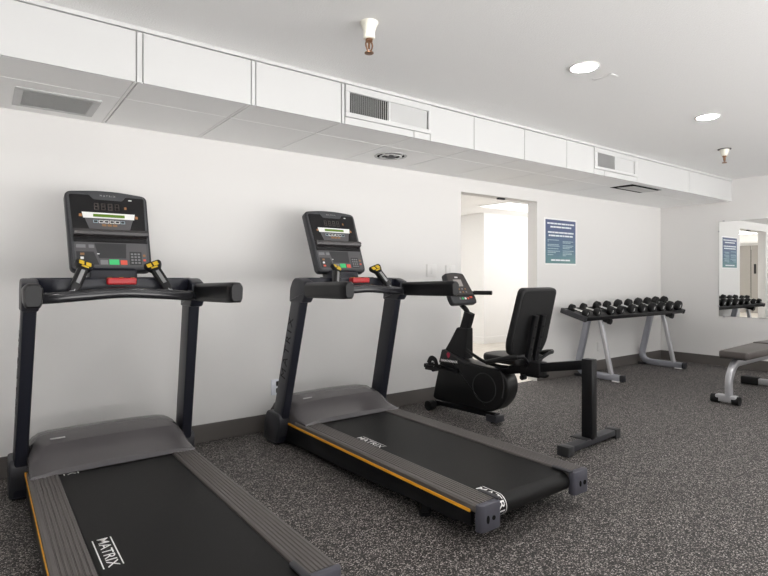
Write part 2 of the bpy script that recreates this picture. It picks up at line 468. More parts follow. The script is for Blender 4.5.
# grilles in the soffit face
def grille(x0, x1, z0, z1, fx0, fx1, fz0, fz1, split, label):
    t = thing('vent_grille', label, 'vent', ((fx0+fx1)/2, SY, (fz0+fz1)/2), 0)
    ox, oz = (fx0+fx1)/2, (fz0+fz1)/2
    x0 -= ox; x1 -= ox; fx0 -= ox; fx1 -= ox; z0 -= oz; z1 -= oz; fz0 -= oz; fz1 -= oz; split -= ox
    b = NB()
    box(b, fx0, fx1, -.010, .012, z1, fz1, .002); box(b, fx0, fx1, -.010, .012, fz0, z0, .002)
    box(b, fx0, x0, -.010, .012, z0, z1, .002); box(b, x1, fx1, -.010, .012, z0, z1, .002)
    box(b, split-.007, split+.007, -.006, .012, z0, z1, .001)
    obj('frame', b, 'soffit', t)
    b = NB(); box(b, x0, x1, .0085, .0118, z0, z1); obj('cavity', b, 'gapdark', t)  # thin sheet whose black colour replaces the shaded depth behind the slats
    n1 = max(4, int((split-x0)/.0165)); b = NB()
    for i in range(n1):
        xc = x0+(i+.5)*(split-.007-x0)/n1
        box(b, -.0014, .0014, -.007, .007, z0+.001, z1-.001, 0, 2, Matrix.Translation((xc, .0005, 0)) @ Matrix.Rotation(R(-30), 4, 'Z'))
    obj('louvre', b, 'soffit', t)
    n2 = max(4, int((x1-split)/.021)); b = NB()
    for i in range(n2):
        xc = split+.007+(i+.5)*(x1-.012-split-.007)/n2
        box(b, -.0012, .0012, -.0115, .0115, z0+.001, z1-.001, 0, 2, Matrix.Translation((xc, .0005, 0)) @ Matrix.Rotation(R(58), 4, 'Z'))
    obj('louvre', b, 'soffit', t)
grille(1.936, 2.622, 2.268, 2.402, 1.908, 2.646, 2.238, 2.447, 2.268, 'long white slatted vent high on the soffit face above right treadmill')
grille(4.812, 5.492, 2.268, 2.402, 4.759, 5.556, 2.242, 2.447, 5.131, 'white slatted vent at far end of the soffit face')

# vents in the soffit underside
t = thing('ceiling_vent', 'grey louvred vent in soffit underside above left treadmill', 'vent', (.35, 3.60, SZ))
b = NB()
box(b, -.205, .205, -.185, -.135, -.007, -.0005, .002); box(b, -.205, .205, .155, .185, -.007, -.0005, .002)
box(b, -.205, -.165, -.135, .155, -.007, -.0005, .002); box(b, .165, .205, -.135, .155, -.007, -.0005, .002); obj('frame', b, 'soffit', t)
b = NB(); box(b, -.165, .165, -.135, .155, -.0015, -.0005); obj('cavity', b, 'gap', t)
b = NB()
for i in range(15):
    y = -.13+(i+.5)*.28/15
    box(b, -.164, .164, -.0095, .0095, -.0007, .0007, 0, 2, Matrix.Translation((0, y, -.0055)) @ Matrix.Rotation(R(22), 4, 'X'))
obj('louvre', b, 'slat', t)

t = thing('ceiling_diffuser', 'round dark air diffuser in soffit underside beside right treadmill', 'vent', (2.71, 3.54, SZ))
b = NB(); torus(b, .125, .012, Matrix.Translation((0, 0, -.004)) @ Matrix.Scale(.45, 4, (0, 0, 1)), 40); obj('rim', b, 'soffit', t)
b = NB(); lathe(b, [(.118, -.0008), (.118, -.003), (.0, -.003)][:2]); obj('cavity', b, 'gapdark', t)
b = NB(); torus(b, .085, .010, Matrix.Translation((0, 0, -.010)) @ Matrix.Scale(.5, 4, (0, 0, 1)), 36); obj('cone_ring', b, 'slat', t)
b = NB(); lathe(b, [(.020, -.003), (.045, -.014), (.045, -.017)], 24); obj('centre_cone', b, 'boot', t)
for a in (0, 90, 180, 270):
    b = NB(); box(b, .03, .115, -.006, .006, -.012, -.004, 0, 2, Matrix.Rotation(R(a+20), 4, 'Z')); obj('spoke', b, 'slat', t)

t = thing('ceiling_vent', 'grey ajar vent flap in soffit underside near the far end', 'vent', (5.95, 3.20, SZ))
b = NB(); box(b, -.32, .32, -.13, .13, -.0025, -.0003); obj('cavity', b, 'gapdark', t)
b = NB(); box(b, -.25, .30, -.105, .085, -.004, -.0005, .001, 2, Matrix.Translation((0, 0, -.006)) @ Matrix.Rotation(R(2.5), 4, 'X')); obj('flap', b, 'slat', t)

# recessed ceiling lights
LIGHTS = {}
def downlight(x, y, label):
    t = thing('recessed_light', label, 'ceiling light', (x, y, CZ), 0, 'recessed ceiling lights')
    b = NB(); torus(b, .083, .008, Matrix.Translation((0, 0, -.003)) @ Matrix.Scale(.6, 4, (0, 0, 1)), 36); obj('trim_ring', b, 'trimw', t)
    b = NB(); lathe(b, [(.079, -.0005), (.079, -.004)], 36); obj('lens', b, 'lamp', t)
    return t
dl = downlight(2.961, 1.921, 'round recessed ceiling light nearest the sprinkler over right treadmill')
spots = []  # one visible light; the rest are out of view, added to brighten the room
for j, y in enumerate((1.925, .15, -1.3)):
    for i, x in enumerate((-.45, 1.25, 2.961, 4.674, 6.80)):
        if (i, j) == (2, 0): continue
        spots.append((x+((.85 if i < 4 else .45) if j else 0), y, i, j))
colname = ['at the left wall end', 'over left treadmill', 'over right treadmill', 'over the bike', 'over the bench']
rowname = ['in the row nearest the soffit', 'in the middle row', 'in the row nearest the front wall']
for x, y, i, j in spots:
    c = copy_tree(dl); c.location = (x, y, CZ)
    c['label'] = 'added out-of-view ceiling light %s, %s' % (colname[i], rowname[j])
    if (i, j) == (3, 0): c['label'] = 'round recessed ceiling light farther right, nearest the far sprinkler'

# sprinklers
def sprinkler(x, y, label, far=False):
    t = thing('sprinkler_head', label, 'sprinkler', (x, y, CZ))
    if not far:
        b = NB(); lathe(b, [(.047, 0), (.047, -.004), (.042, -.012), (.031, -.042), (.029, -.048), (.029, -.080), (.025, -.084)], 28); obj('escutcheon', b, 'cream', t)
    else:
        b = NB(); lathe(b, [(.060, 0), (.060, -.005), (.040, -.006)], 28); obj('ceiling_ring', b, 'boot', t)
        b = NB(); lathe(b, [(.045, -.004), (.042, -.012), (.030, -.050), (.028, -.068)], 28); obj('escutcheon', b, 'cream', t)
    z = -.082 if not far else -.066
    b = NB(); lathe(b, [(.018, z), (.018, z-.014), (.012, z-.018)], 16); obj('body', b, 'brass', t)
    b = NB()
    for s in (-1, 1): tube(b, smooth_path([(s*.014, 0, z-.012), (s*.020, 0, z-.030), (s*.015, 0, z-.050), (s*.004, 0, z-.064)], 4), .0042, 8)
    cyl(b, (0, 0, z-.012), (0, 0, z-.05), .006, .006, 10); obj('frame_arms', b, 'brass', t)
    b = NB(); lathe(b, [(.006, z-.060), (.023, z-.070), (.023, z-.074), (.006, z-.076)], 18); obj('deflector', b, 'brass', t)
sprinkler(1.574, 2.235, 'cream and brass sprinkler head on the ceiling above right treadmill')
sprinkler(5.99, 2.31, 'small sprinkler head on the ceiling near far right corner', True)

# loose metal clip hanging from ceiling beside the light
b = NB()
sweep(b, [(3.195, 2.002, CZ-.004), (3.19, 1.985, CZ-.012), (3.170, 1.885, CZ-.016), (3.165, 1.868, CZ-.012), (3.262, 1.879, CZ-.005)], rrect(.016, .003, .001, 1))
o = obj('metal_clip', b, 'trimw'); tag(o, 'thin bent white metal clip on the ceiling beside a recessed light', 'clip')

# ------------------------------------------------------------------ treadmill (local: x sideways, y from tail to wall, z up)
def belt_profile_pos(y, x, lift):
    """wraps a point of the running surface round the tail roller; y is the run length, tail tangent at y=.055"""
    r, yc, zc = .048, .055, .142
    if y >= yc: return (x, y, zc+r+lift)
    a = (yc-y)/r
    return (x, yc-math.sin(a)*(r+lift), zc+math.cos(a)*(r+lift))

def make_treadmill(label):
    t = thing('treadmill', label, 'treadmill', (0, 0, 0), 0, 'treadmills along the back wall')
    def shear(s): return Matrix(((1, 0, -s*.031/1.03, s*.031*.03/1.03), (0, 1, 0, 0), (0, 0, 1, 0), (0, 0, 0, 1)))
    # deck and running belt
    b = NB(); box(b, -.395, .395, .14, 1.98, .075, .138, .006); obj('deck_frame', b, 'black', t)
    prof = []
    prof += [(1.72, .190)]
    for k in range(0, 13):
        a = math.pi*k/12; prof.append((.055-math.sin(a)*.048, .142+math.cos(a)*.048))
    prof += [(1.72, .094)]
    b = NB(); prism(b, prof, 'x', -.274, .274); obj('running_belt', b, 'belt', t)
    # side rails: ribbed top, each with its skirt and orange stripe
    for s in (-1, 1):
        pts = [(.278, .160)]
        n = 7; w = (.398-.282)/n
        pts += [(.278, .196)]
        for i in range(n):
            x0 = .282+i*w; z = .201 if i < n-1 else .200
            if i == n-1: pts += [(x0+.003, z), (x0+w-.002, z-.002), (x0+w+.006, z-.010)]
            else: pts += [(x0+.002, z), (x0+w-.006, z), (x0+w-.004, z-.0045), (x0+w-.0005, z-.0045)]
        pts += [(.404, .172), (.398, .160)]
        b = NB(); prism(b, [(s*x, z) for x, z in pts], 'y', .012, 1.70)
        rail = obj('side_rail', b, 'rail', t, angle=20)
        b = NB(); box(b, min(s*.3995, s*.4075), max(s*.3995, s*.4075), .046, 1.80, .156, .170, .001); obj('stripe', b, 'orange', rail, label='thin orange stripe along the side')
        b = NB(); prism(b, [(.046, .095), (.046, .158), (1.9, .158), (1.9, .035), (1.2, .045)], 'x', min(s*.375, s*.400), max(s*.375, s*.400), .003); obj('side_skirt', b, 'black', t)
        # tail cap
        b = NB()
        poly = rounded_poly([(s*.276, -.020), (s*.390, -.022), (s*.4035, -.005), (s*.4035, .016), (s*.276, .016)], [.012, .02, .02, .004, .004], 4)
        prism(b, poly, 'z', .080, .1990, .006)
        cap = obj('tail_cap', b, 'cap', t)
        for (xx, rz) in ((.325, .010), (.362, .012)):
            b = NB()
            prof2 = [(s*xx+rz*math.cos(q*math.pi/8)*(.75 if xx < .34 and s > 0 or xx > .34 and s < 0 else 1), .135+rz*(1.5 if (xx < .34 and s > 0) or (xx > .34 and s < 0) else 1)*math.sin(q*math.pi/8)) for q in range(16)]
            prism(b, prof2, 'y', -.0235, -.018); obj('screw_hole', b, 'gapdark', cap)
        b = NB(); prism(b, rounded_poly([(s*.258, .000), (s*.285, -.01), (s*.285, .115), (s*.258, .105)], .008, 3), 'z', .1965, .2045, .002)
        obj('belt_guide', b, 'boot', t)
        b = NB(); cyl(b, (s*.34, .42, 0), (s*.34, .42, .09), .026, .022); cyl(b, (s*.34, .42, 0), (s*.34, .42, .02), .034, .034); obj('foot', b, 'black', t)
        # upright with its floor boot
        ux0, ux1 = (.398, .458)
        b = NB()
        prism(b, [(1.845, .03), (1.995, .03), (1.705, 1.06), (1.560, 1.06)], 'x', min(s*ux0, s*ux1), max(s*ux0, s*ux1), .012, 3)
        b.transform(shear(s))
        up = obj('upright', b, 'frame', t)
        b = NB()  # lighter outer face plate
        prism(b, [(1.825, .20), (1.925, .20), (1.696, 1.04), (1.577, 1.04)], 'x', min(s*.4575, s*.4605), max(s*.4575, s*.4605), .001)
        b.transform(shear(s))
        pl = obj('outer_plate', b, 'plateg', up)
        dvec = Vector((-s*.030, -.240, 1)).normalized()
        tb = text_bm('MATRIX', .095, .0006, .0, 1.42)
        o0 = Vector((s*(.4612-.031*.67/1.03), 1.742, .70))
        if s < 0: mt = frame_mtx(o0, dvec, (0, 1, 0))
        else: mt = frame_mtx(o0, dvec, (0, -1, 0))
        q = NB(); add(q, tb, mt); obj('embossed_lettering', q, 'gapblack', pl)
        b = NB()
        prism(b, rounded_poly([(1.855, .022), (2.06, .022), (2.05, .15), (2.00, .235), (1.805, .235), (1.79, .17)], [.015, .01, .03, .03, .03, .03], 4), 'x', min(s*.376, s*.474), max(s*.376, s*.474), .012, 3)
        box(b, min(s*.38, s*.46), max(s*.38, s*.46), 1.90, 2.04, 0, .03, .004)
        obj('upright_boot', b, 'boot', t)
        # elbow at the top of the upright
        b = NB()
        prism(b, rounded_poly([(1.535, 1.020), (1.724, 1.020), (1.715, 1.12), (1.665, 1.184), (1.58, 1.184), (1.50, 1.155), (1.50, 1.06)], [.01, .01, .03, .03, .03, .02, .03], 4), 'x', min(s*.362, s*.436), max(s*.362, s*.436), .012, 3)
        obj('elbow', b, 'frameg' if s < 0 else 'frame', t)
        # padded arm
        b = NB()
        sec = rounded_poly([(-.024, -.054), (.024, -.054), (.033, -.036), (.036, .030), (.020, .050), (-.020, .050), (-.036, .030), (-.033, -.036)], .006, 2)
        pts = [(s*.400, 1.60, 1.106), (s*.404, 1.47, 1.106), (s*.412, 1.25, 1.110), (s*.420, 1.05, 1.114), (s*.422, .995, 1.115), (s*.422, .980, 1.115)]
        sweep(b, pts, sec, radii=[.86, .95, .98, 1.0, .97, .80]); obj('armrest', b, 'black', t)
    # motor cover
    prof = [(1.575, .196), (1.582, .213), (1.615, .226), (1.675, .248), (1.728, .284), (1.748, .304), (1.80, .318), (1.90, .331), (1.99, .322), (2.07, .285), (2.10, .22), (2.10, .06), (1.66, .06), (1.60, .175)]
    bb = bmesh.new()
    xs = [-.398, -.394, -.385, -.365, -.335, -.29, -.27, -.15, 0, .15, .27, .29, .335, .365, .385, .394, .398]
    rings = []
    for x in xs:
        ax = abs(x); e = max(0, (ax-.29)/.108); sc = math.sqrt(max(0, 1-min(1, e)**2.6))
        fwd = .0 if ax < .275 else 0.02*min(1, (ax-.275)/.05)
        crown = .012*(1-(x/.4)**2)
        rings.append([bb.verts.new((x, y-fwd*(1 if y < 1.66 else 0), (.205+(z+crown-.205)*(.10+.90*sc)) if z > .205 else z)) for y, z in prof])
    n = len(prof)
    for i in range(len(rings)-1):
        for kx in range(n): bb.faces.new((rings[i][kx], rings[i][(kx+1) % n], rings[i+1][(kx+1) % n], rings[i+1][kx]))
    bb.faces.new(rings[0][::-1]); bb.faces.new(rings[-1]); bmesh.ops.recalc_face_normals(bb, faces=bb.faces[:])
    mc = obj('motor_cover', bb, 'cover', t, angle=27)
    q = NB(); box(q, -.295, -.225, 1.780, 1.786, .3245, .3305, .001); obj('cover_badge', q, 'keyp', mc)
    # console tray between the uprights
    b = NB()
    prism(b, rounded_poly([(-.40, 1.60), (-.30, 1.535), (.30, 1.535), (.40, 1.60), (.40, 1.68), (.28, 1.80), (-.28, 1.80), (-.40, 1.68)], .03, 4), 'z', 1.100, 1.186, .012, 3)
    tray = obj('console_tray', b, 'frame', t)
    b = NB(); prism(b, rounded_poly([(-.20, 1.60), (.20, 1.60), (.18, 1.76), (-.18, 1.76)], .02), 'z', 1.183, 1.190, .003); obj('tray_recess', b, 'frameg', tray)
    b = NB(); prism(b, [(1.68, 1.15), (1.80, 1.15), (1.88, 1.42), (1.83, 1.42), (1.76, 1.26), (1.70, 1.225)], 'x', -.12, .12, .012, 3); obj('console_neck', b, 'frame', t)
    # curved front grab bar
    b = NB()
    sweep(b, smooth_path([(-.385, 1.50, 1.086), (-.32, 1.455, 1.088), (-.17, 1.425, 1.100), (0, 1.415, 1.110), (.17, 1.425, 1.100), (.32, 1.455, 1.088), (.385, 1.50, 1.086)], 6), rrect(.048, .054, .021, 4)); obj('grab_bar', b, 'shinebar', t)
    # emergency stop
    b = NB(); prism(b, rounded_poly([(-.072, 1.480), (.072, 1.480), (.066, 1.545), (-.066, 1.545)], .012), 'z', 1.150, 1.186, .008, 3)
    st = obj('stop_key', b, 'redp', t, label='red emergency stop bar')
    for xx in (-.055, 0, .055):
        q = NB(); box(q, xx-.008, xx+.008, 1.495, 1.522, 1.1855, 1.1875, .0005); obj('stop_mark', q, 'orange', st)
    # heart rate grips
    for s in (-1, 1):
        p0 = Vector((s*.228, 1.455, 1.115)); p1 = Vector((s*.170, 1.535, 1.240))
        d = (p1-p0).normalized()
        b = NB(); sweep(b, [p0, p0+(p1-p0)*.12, p0+(p1-p0)*.5, p0+(p1-p0)*.9, p1], rrect(.052, .044, .015, 3), radii=[.8, .9, 1, 1, .95], up=(0, 1, 0))
        gr = obj('sensor_grip', b, 'black', t)
        b = NB(); cyl(b, p0-d*.02, p0+d*.012, .017, .019, 16); obj('grip_collar', b, 'steel', gr)
        side = Vector((0, -1, 0)); side = (side-d*side.dot(d)).normalized(); lat = d.cross(side)
        mt = frame_mtx(p0+(p1-p0)*.55+side*.0225, lat, d)
        b = NB(); box(b, -.009, .009, -.042, .042, -.002, .0015, .001, 1, mt); obj('sensor_plate', b, 'steelh', gr)
        # paddle head with yellow keys
        mt = frame_mtx(p1+d*.006, Vector((1, -s*.10, s*.38)), (d*.55+Vector((0, .8, .35)))) @ Matrix.Scale(1.14, 4)
        b = NB(); prism(b, rounded_poly([(-.022, -.030), (.022, -.030), (.042, .012), (.036, .032), (-.036, .032), (-.042, .012)], .008, 3), 'z', -.012, .012, .005, 2, mt)
        hd = obj('grip_head', b, 'black', gr)
        for (px_, py_, w_, h_) in ((-.016, .006, .022, .026), (.014, .006, .022, .026), (0, -.017, .030, .010)):
            b = NB(); box(b, px_-w_/2, px_+w_/2, py_-h_/2, py_+h_/2, .011, .0145, .001, 1, mt); obj('grip_key', b, 'yellow', hd)
    # ---- console head, built flat: u right, v up, w towards the user
    bot = Vector((0, 1.720, 1.228)); top = Vector((0, 1.915, 1.688))
    H0 = (top-bot).length; vd = (top-bot).normalized()
    CM = frame_mtx(bot, (1, 0, 0), vd)
    def P(u0, u1, v0, v1, w0, w1, bev=.001): 
        q = NB(); box(q, u0, u1, v0, v1, w0, w1, bev, 1, CM); return q
    def PP(poly, w0, w1, bev=.0, seg=2):
        q = NB(); prism(q, poly, 'z', w0, w1, bev, seg, CM); return q
    out = rounded_poly([(-.206, .0), (.206, 0), (.217, H0-.012), (.06, H0+.006), (-.06, H0+.006), (-.217, H0-.012)], [.035, .035, .035, .05, .05, .035], 6)
    con = obj('console', PP(out, -.060, 0, .012, 3), 'bezel', t)
    rim = rounded_poly([(-.190, .012), (.190, .012), (.207, H0-.022), (.06, H0-.006), (-.06, H0-.006), (-.207, H0-.022)], [.03, .03, .03, .05, .05, .03], 6)
    obj('console_bezel', PP(rim, -.002, .003, .002, 1), 'badge', con)
    gl = rounded_poly([(-.186, .235), (.186, .235), (.196, H0-.034), (-.196, H0-.034)], .012, 4)
    scr = obj('display', PP(gl, .002, .0055, .001, 1), 'glass', con)
    obj('badge', PP(rounded_poly([(-.075, H0-.062), (.075, H0-.062), (.098, H0-.032), (.105, H0-.010), (-.105, H0-.010), (-.098, H0-.032)], .008, 3), .004, .0085, .0015), 'badge', con)
    q = NB(); add(q, text_bm('MATRIX', .016, .0003, .0, 1.6), CM @ Matrix.Translation((0, H0-.036, .0090))); obj('badge_lettering', q, 'keyp', con)
    # unlit digits 8888
    q = NB()
    for i in range(4):
        c = -.062+i*.036; vb = H0-.128; w = .024; h = .044; s5 = .0055
        for (a0, a1, b0, b1) in ((-w/2, w/2, 0, s5), (-w/2, w/2, h/2-s5/2, h/2+s5/2), (-w/2, w/2, h-s5, h), (-w/2, -w/2+s5, s5, h/2-s5/2), (w/2-s5, w/2, s5, h/2-s5/2), (-w/2, -w/2+s5, h/2+s5/2, h-s5), (w/2-s5, w/2, h/2+s5/2, h-s5)):
            box(q, c+a0, c+a1, vb+b0, vb+b1, .0054, .0064, 0, 1, CM)
    obj('digits', q, 'digit', scr)
    obj('indicator', P(.084, .096, H0-.116, H0-.100, .0054, .0066), 'brownk', scr)
    obj('indicator', P(.110, .128, H0-.056, H0-.050, .0054, .0066), 'white', scr)
    vs = H0-.182
    obj('program_strip', PP([(-.132, vs), (.132, vs), (.138, vs+.036), (-.138, vs+.036)], .0054, .0075), 'white', scr)
    obj('green_lcd', P(-.082, .082, vs+.008, vs+.026, .0074, .0084), 'lcd', scr)
    for s in (-1, 1): obj('dial_mark', P(s*.145-.008, s*.145+.008, vs+.006, vs+.024, .0054, .0070), 'brownk', scr)
    obj('key_field', PP([(-.105, vs-.068), (.105, vs-.068), (.125, vs-.002), (-.125, vs-.002)], .0054, .0064), 'panel', scr)
    for i in range(6): obj('program_key', P(-.083+i*.028, -.083+i*.028+.024, vs-.030, vs-.012, .0062, .0075), 'white' if i % 5 else 'ptext2', scr)
    for i in range(6): obj('key_face', P(-.080+i*.028, -.080+i*.028+.018, vs-.027, vs-.015, .0074, .0080), 'panel2', scr)
    for i in range(3): obj('program_key', P(-.040+i*.028, -.040+i*.028+.022, vs-.050, vs-.036, .0062, .0075), 'orangek', scr)
    # ledge
    b = NB(); prism(b, [(.246, .002), (.246, .012), (.232, .040), (.214, .046), (.200, .040), (.192, .004)], 'x', -.186, .190)
    b2 = NB(); add(b2, b, Matrix(((1, 0, 0, 0), (0, 1, 0, 0), (0, 0, 1, 0), (0, 0, 0, 1))))
    b2.transform(CM)
    obj('reading_ledge', b2, 'shine', con)
    obj('ledge_slot', P(-.186, .190, .168, .194, .002, .010), 'glass', con)
    # keypad
    obj('keypad', PP(rounded_poly([(-.180, .022), (.180, .022), (.184, .166), (-.184, .166)], .012, 3), .002, .0055), 'panel', con)
    obj('speed_panel', PP([(-.175, .030), (-.068, .030), (-.092, .108), (-.177, .108)], .0054, .0066), 'panel2', con)
    obj('centre_panel', PP([(-.068, .070), (.070, .070), (.076, .160), (-.086, .160)], .0054, .0066), 'panel2', con)
    obj('number_panel', PP([(.086, .030), (.150, .030), (.154, .112), (.090, .112)], .0054, .0066), 'panel2', con)
    for (u0, u1, v0, v1, m_) in ((-.062, -.024, .030, .058, 'keyg'), (-.018, .032, .030, .062, 'green'), (.040, .074, .030, .058, 'red'),
                                 (-.158, -.138, .086, .100, 'orangek'), (-.158, -.142, .062, .076, 'white'), (-.158, -.138, .038, .052, 'red'),
                                 (-.076, -.064, .092, .098, 'white'), (.160, .174, .082, .096, 'brownk'), (.160, .174, .054, .066, 'red'),
                                 (-.176, -.130, .130, .150, 'keyg'), (-.115, -.088, .130, .150, 'keyg')):
        obj('console_key', P(u0, u1, v0, v1, .0054, .0082), m_, con)
    q = NB()
    for i in range(3):
        for j in range(4): box(q, .096+i*.018, .108+i*.018, .038+j*.018, .048+j*.018, .0064, .0078, 0, 1, CM)
    obj('number_keys', q, 'keyg', con)
    return t
M['shinebar'] = mat('polished_black_bar', (.020, .020, .023), .2, spec=.6)
M['keyp'] = mat('pale_badge', (.40, .39, .39), .4)
M['plateg'] = mat('charcoal_face', (.050, .050, .058), .42, spec=.4)
M['gapblack'] = mat('black_lettering', (.010, .010, .012), .6, spec=.2)
M['brownk'] = mat('amber_mark', (.28, .13, .05), .5)
M['orangek'] = mat('amber_key', (.26, .14, .06), .5)
M['keyg'] = mat('grey_key', (.20, .20, .21), .5)

def belt_lettering(tm, y0, wrap=False, xc=-.222):
    """white MATRIX lettering between two rules, reading towards the tail"""
    belt = [c for c in kids(tm) if c.name.startswith('running_belt')][0]
    L_ = .245
    b = text_bm('MATRIX', .062, 0, .0005, 1.02, 2 if wrap else 0)
    xsz = [v.co.x for v in b.verts]; k = L_/(max(xsz)-min(xsz)); xm = (max(xsz)+min(xsz))/2
    def place(u, v):   # u along reading direction (towards the tail), v letter height
        return belt_profile_pos(y0-L_/2-u, xc+v, .0008)
    for v in b.verts: v.co = Vector(place((v.co.x-xm)*k, v.co.y*.86))
    for vv in (-.031, .031):
        n = 24
        for i in range(n):
            u0 = -L_/2+L_*i/n; u1 = -L_/2+L_*(i+1)/n
            vs = [b.verts.new(place(u, w)) for u, w in ((u0, vv-.0022), (u1, vv-.0022), (u1, vv+.0022), (u0, vv+.0022))]
            b.faces.new(vs)
    bmesh.ops.recalc_face_normals(b, faces=b.faces[:])
    o = obj('belt_lettering', b, 'white', belt, smooth=False)

tl = make_treadmill('black treadmill nearest the camera at the left')
tr = copy_tree(tl)
tl.location = (.592, 1.585, 0); tr.location = (2.130, 1.635, 0)
tr['label'] = 'black treadmill in the middle, between the other treadmill and the bike'
tl['label'] = 'black treadmill at far left of the room, its tail cut off by the frame'
belt_lettering(tl, .715); belt_lettering(tl, 1.80)
belt_lettering(tr, 1.16, False, -.240); belt_lettering(tr, .155, True, -.238)

# ------------------------------------------------------------------ recumbent bike (local: x sideways, y towards the wall)
bk = thing('exercise_bike', 'black recumbent exercise bike between right treadmill and dumbbell rack', 'exercise bike', (3.43, 2.19, 0), R(4))
hp = rounded_poly([(1.458, .115), (1.42, .095), (.85, .090), (.74, .125), (.660, .215), (.628, .310), (.650, .400), (.71, .448), (.84, .460), (1.10, .475), (1.335, .555), (1.372, .43)], [.02, .02, .05, .06, .06, .06, .05, .04, .03, .05, .01, .03], 4)
b = NB(); prism(b, hp, 'x', -.072, .072, .016, 3); sh = obj('drive_housing', b, 'shell', bk)
b = NB(); torus(b, .118, .0045, Matrix.Translation((-.0715, .87, .285)) @ Matrix.Rotation(R(90), 4, 'Y'), 44); obj('flywheel_ring', b, 'ringgrey', sh)
b = NB(); torus(b, .118, .0045, Matrix.Translation((.0715, .87, .285)) @ Matrix.Rotation(R(90), 4, 'Y'), 44); obj('flywheel_ring', b, 'ringgrey', sh)
# charcoal upper shroud with the name
b = NB(); prism(b, [(1.374, .432), (1.337, .550), (1.315, .552), (1.09, .478), (.82, .458), (.88, .448), (1.1, .452), (1.25, .438)], 'x', -.0745, .0745, .002); sh2 = obj('shroud_band', b, 'shellg', sh)
q = NB(); tb = text_bm('DIAMONDBACK', .03, .0004, .0012, 1.0)
xsz = [v.co.x for v in tb.verts]; kk = .195/(max(xsz)-min(xsz))
add(q, tb, frame_mtx((-.0752, 1.252, .458), (0, -1, .02), (0, .0, 1)) @ Matrix.Scale(kk, 4)); obj('name_lettering', q, 'white', sh2)
b = NB(); prism(b, rounded_poly([(1.283, .515), (1.262, .540), (1.238, .522), (1.246, .493), (1.262, .480)], .012, 3), 'x', -.0762, -.0740); obj('emblem', b, 'brownp', sh2, label='small red emblem')
# rear end seam strip
b = NB(); tube(b, smooth_path([(-.068, .715, .448), (-.070, .685, .40), (-.070, .672, .32), (-.070, .69, .23)], 5), .006, 8); obj('seam_strip', b, 'ringgrey', sh)
# console mast
b = NB()
def loft(bm, secs):
    bb = bmesh.new(); rings = [[bb.verts.new(p) for p in s_] for s_ in secs]; n = len(rings[0])
    for i in range(len(rings)-1):
        for k_ in range(n): bb.faces.new((rings[i][k_], rings[i][(k_+1) % n], rings[i+1][(k_+1) % n], rings[i+1][k_]))
    bb.faces.new(rings[0][::-1]); bb.faces.new(rings[-1]); bmesh.ops.recalc_face_normals(bb, faces=bb.faces[:])
    bmesh.ops.bevel(bb, geom=bb.edges[:], offset=.006, segments=2, affect='EDGES')
    return add(bm, bb)
def rect_sec(x, y0, y1, z, z2=None): return [(-x, y0, z), (x, y0, z), (x, y1, z2 or z), (-x, y1, z2 or z)]
loft(b, [rect_sec(.055, 1.09, 1.335, .49, .53), rect_sec(.048, 1.085, 1.275, .62), rect_sec(.040, 1.078, 1.195, .755)]); obj('mast_shroud', b, 'black', bk)
b = NB(); sweep(b, [(0, 1.135, .74), (0, 1.105, .82), (0, 1.085, .885)], rrect(.062, .085, .015, 3), up=(0, 1, 0)); obj('mast_tube', b, 'blackm', bk)
b = NB(); tube(b, smooth_path([(0, 1.10, .875), (0, 1.13, .915), (0, 1.17, .945), (0, 1.195, .985), (0, 1.20, 1.03)], 4), .022, 12); obj('console_neck', b, 'black', bk)
# bike console: slab facing the rider
bot = Vector((0, 1.128, .970)); top = Vector((0, 1.262, 1.222)); vd = (top-bot).normalized(); BH = (top-bot).length
CM = frame_mtx(bot, (1, 0, 0), vd)
def bP(u0, u1, v0, v1, w0, w1, m_, par, name, bev=.001):
    q = NB(); box(q, u0, u1, v0, v1, w0, w1, bev, 1, CM); return obj(name, q, m_, par)
q = NB(); prism(q, rounded_poly([(-.155, -.01), (.155, -.01), (.162, .05), (.122, BH), (0, BH+.012), (-.122, BH), (-.162, .05)], [.03, .03, .02, .025, .05, .025, .02], 5), 'z', -.05, 0, .010, 3, CM)
bc = obj('bike_console', q, 'bezel', bk)
q = NB(); prism(q, rounded_poly([(-.142, .062), (.142, .062), (.110, BH-.012), (-.110, BH-.012)], .015, 4), 'z', -.001, .003, .001, 1, CM); obj('console_face', q, 'bface', bc)
bP(-.052, .050, .155, .222, .002, .0055, 'keyscreen', bc, 'lcd_screen')
bP(-.020, .020, .238, .250, .002, .0050, 'white', bc, 'console_mark')
for i in range(4):
    for j in range(2): bP(-.070+i*.040, -.050+i*.040, .092+j*.030, .106+j*.030, .002, .0052, 'keyg' if (i+j) % 2 else 'orangek', bc, 'console_key')
bP(-.125, .125, .062, .070, .002, .012, 'black', bc, 'console_ledge')
for i, m_ in enumerate(('keyg', 'green', 'white', 'red')): bP(-.060+i*.034, -.038+i*.034, .030, .048, -.001, .004, m_, bc, 'console_key')
bP(.080, .112, .040, .058, -.001, .004, 'red', bc, 'console_key')
# front handlebar: short grips either side of the console
b = NB(); tube(b, smooth_path([(-.245, 1.08, 1.05), (-.20, 1.17, 1.05), (-.10, 1.235, 1.05), (.10, 1.235, 1.05), (.20, 1.17, 1.05), (.245, 1.08, 1.05)], 4), .014, 12); hb = obj('handlebar', b, 'black', bk)
for s in (-1, 1):
    b = NB(); cyl(b, (s*.185, 1.19, 1.05), (s*.255, 1.045, 1.05), .019, .019, 14); obj('handle_grip', b, 'blackm', hb)
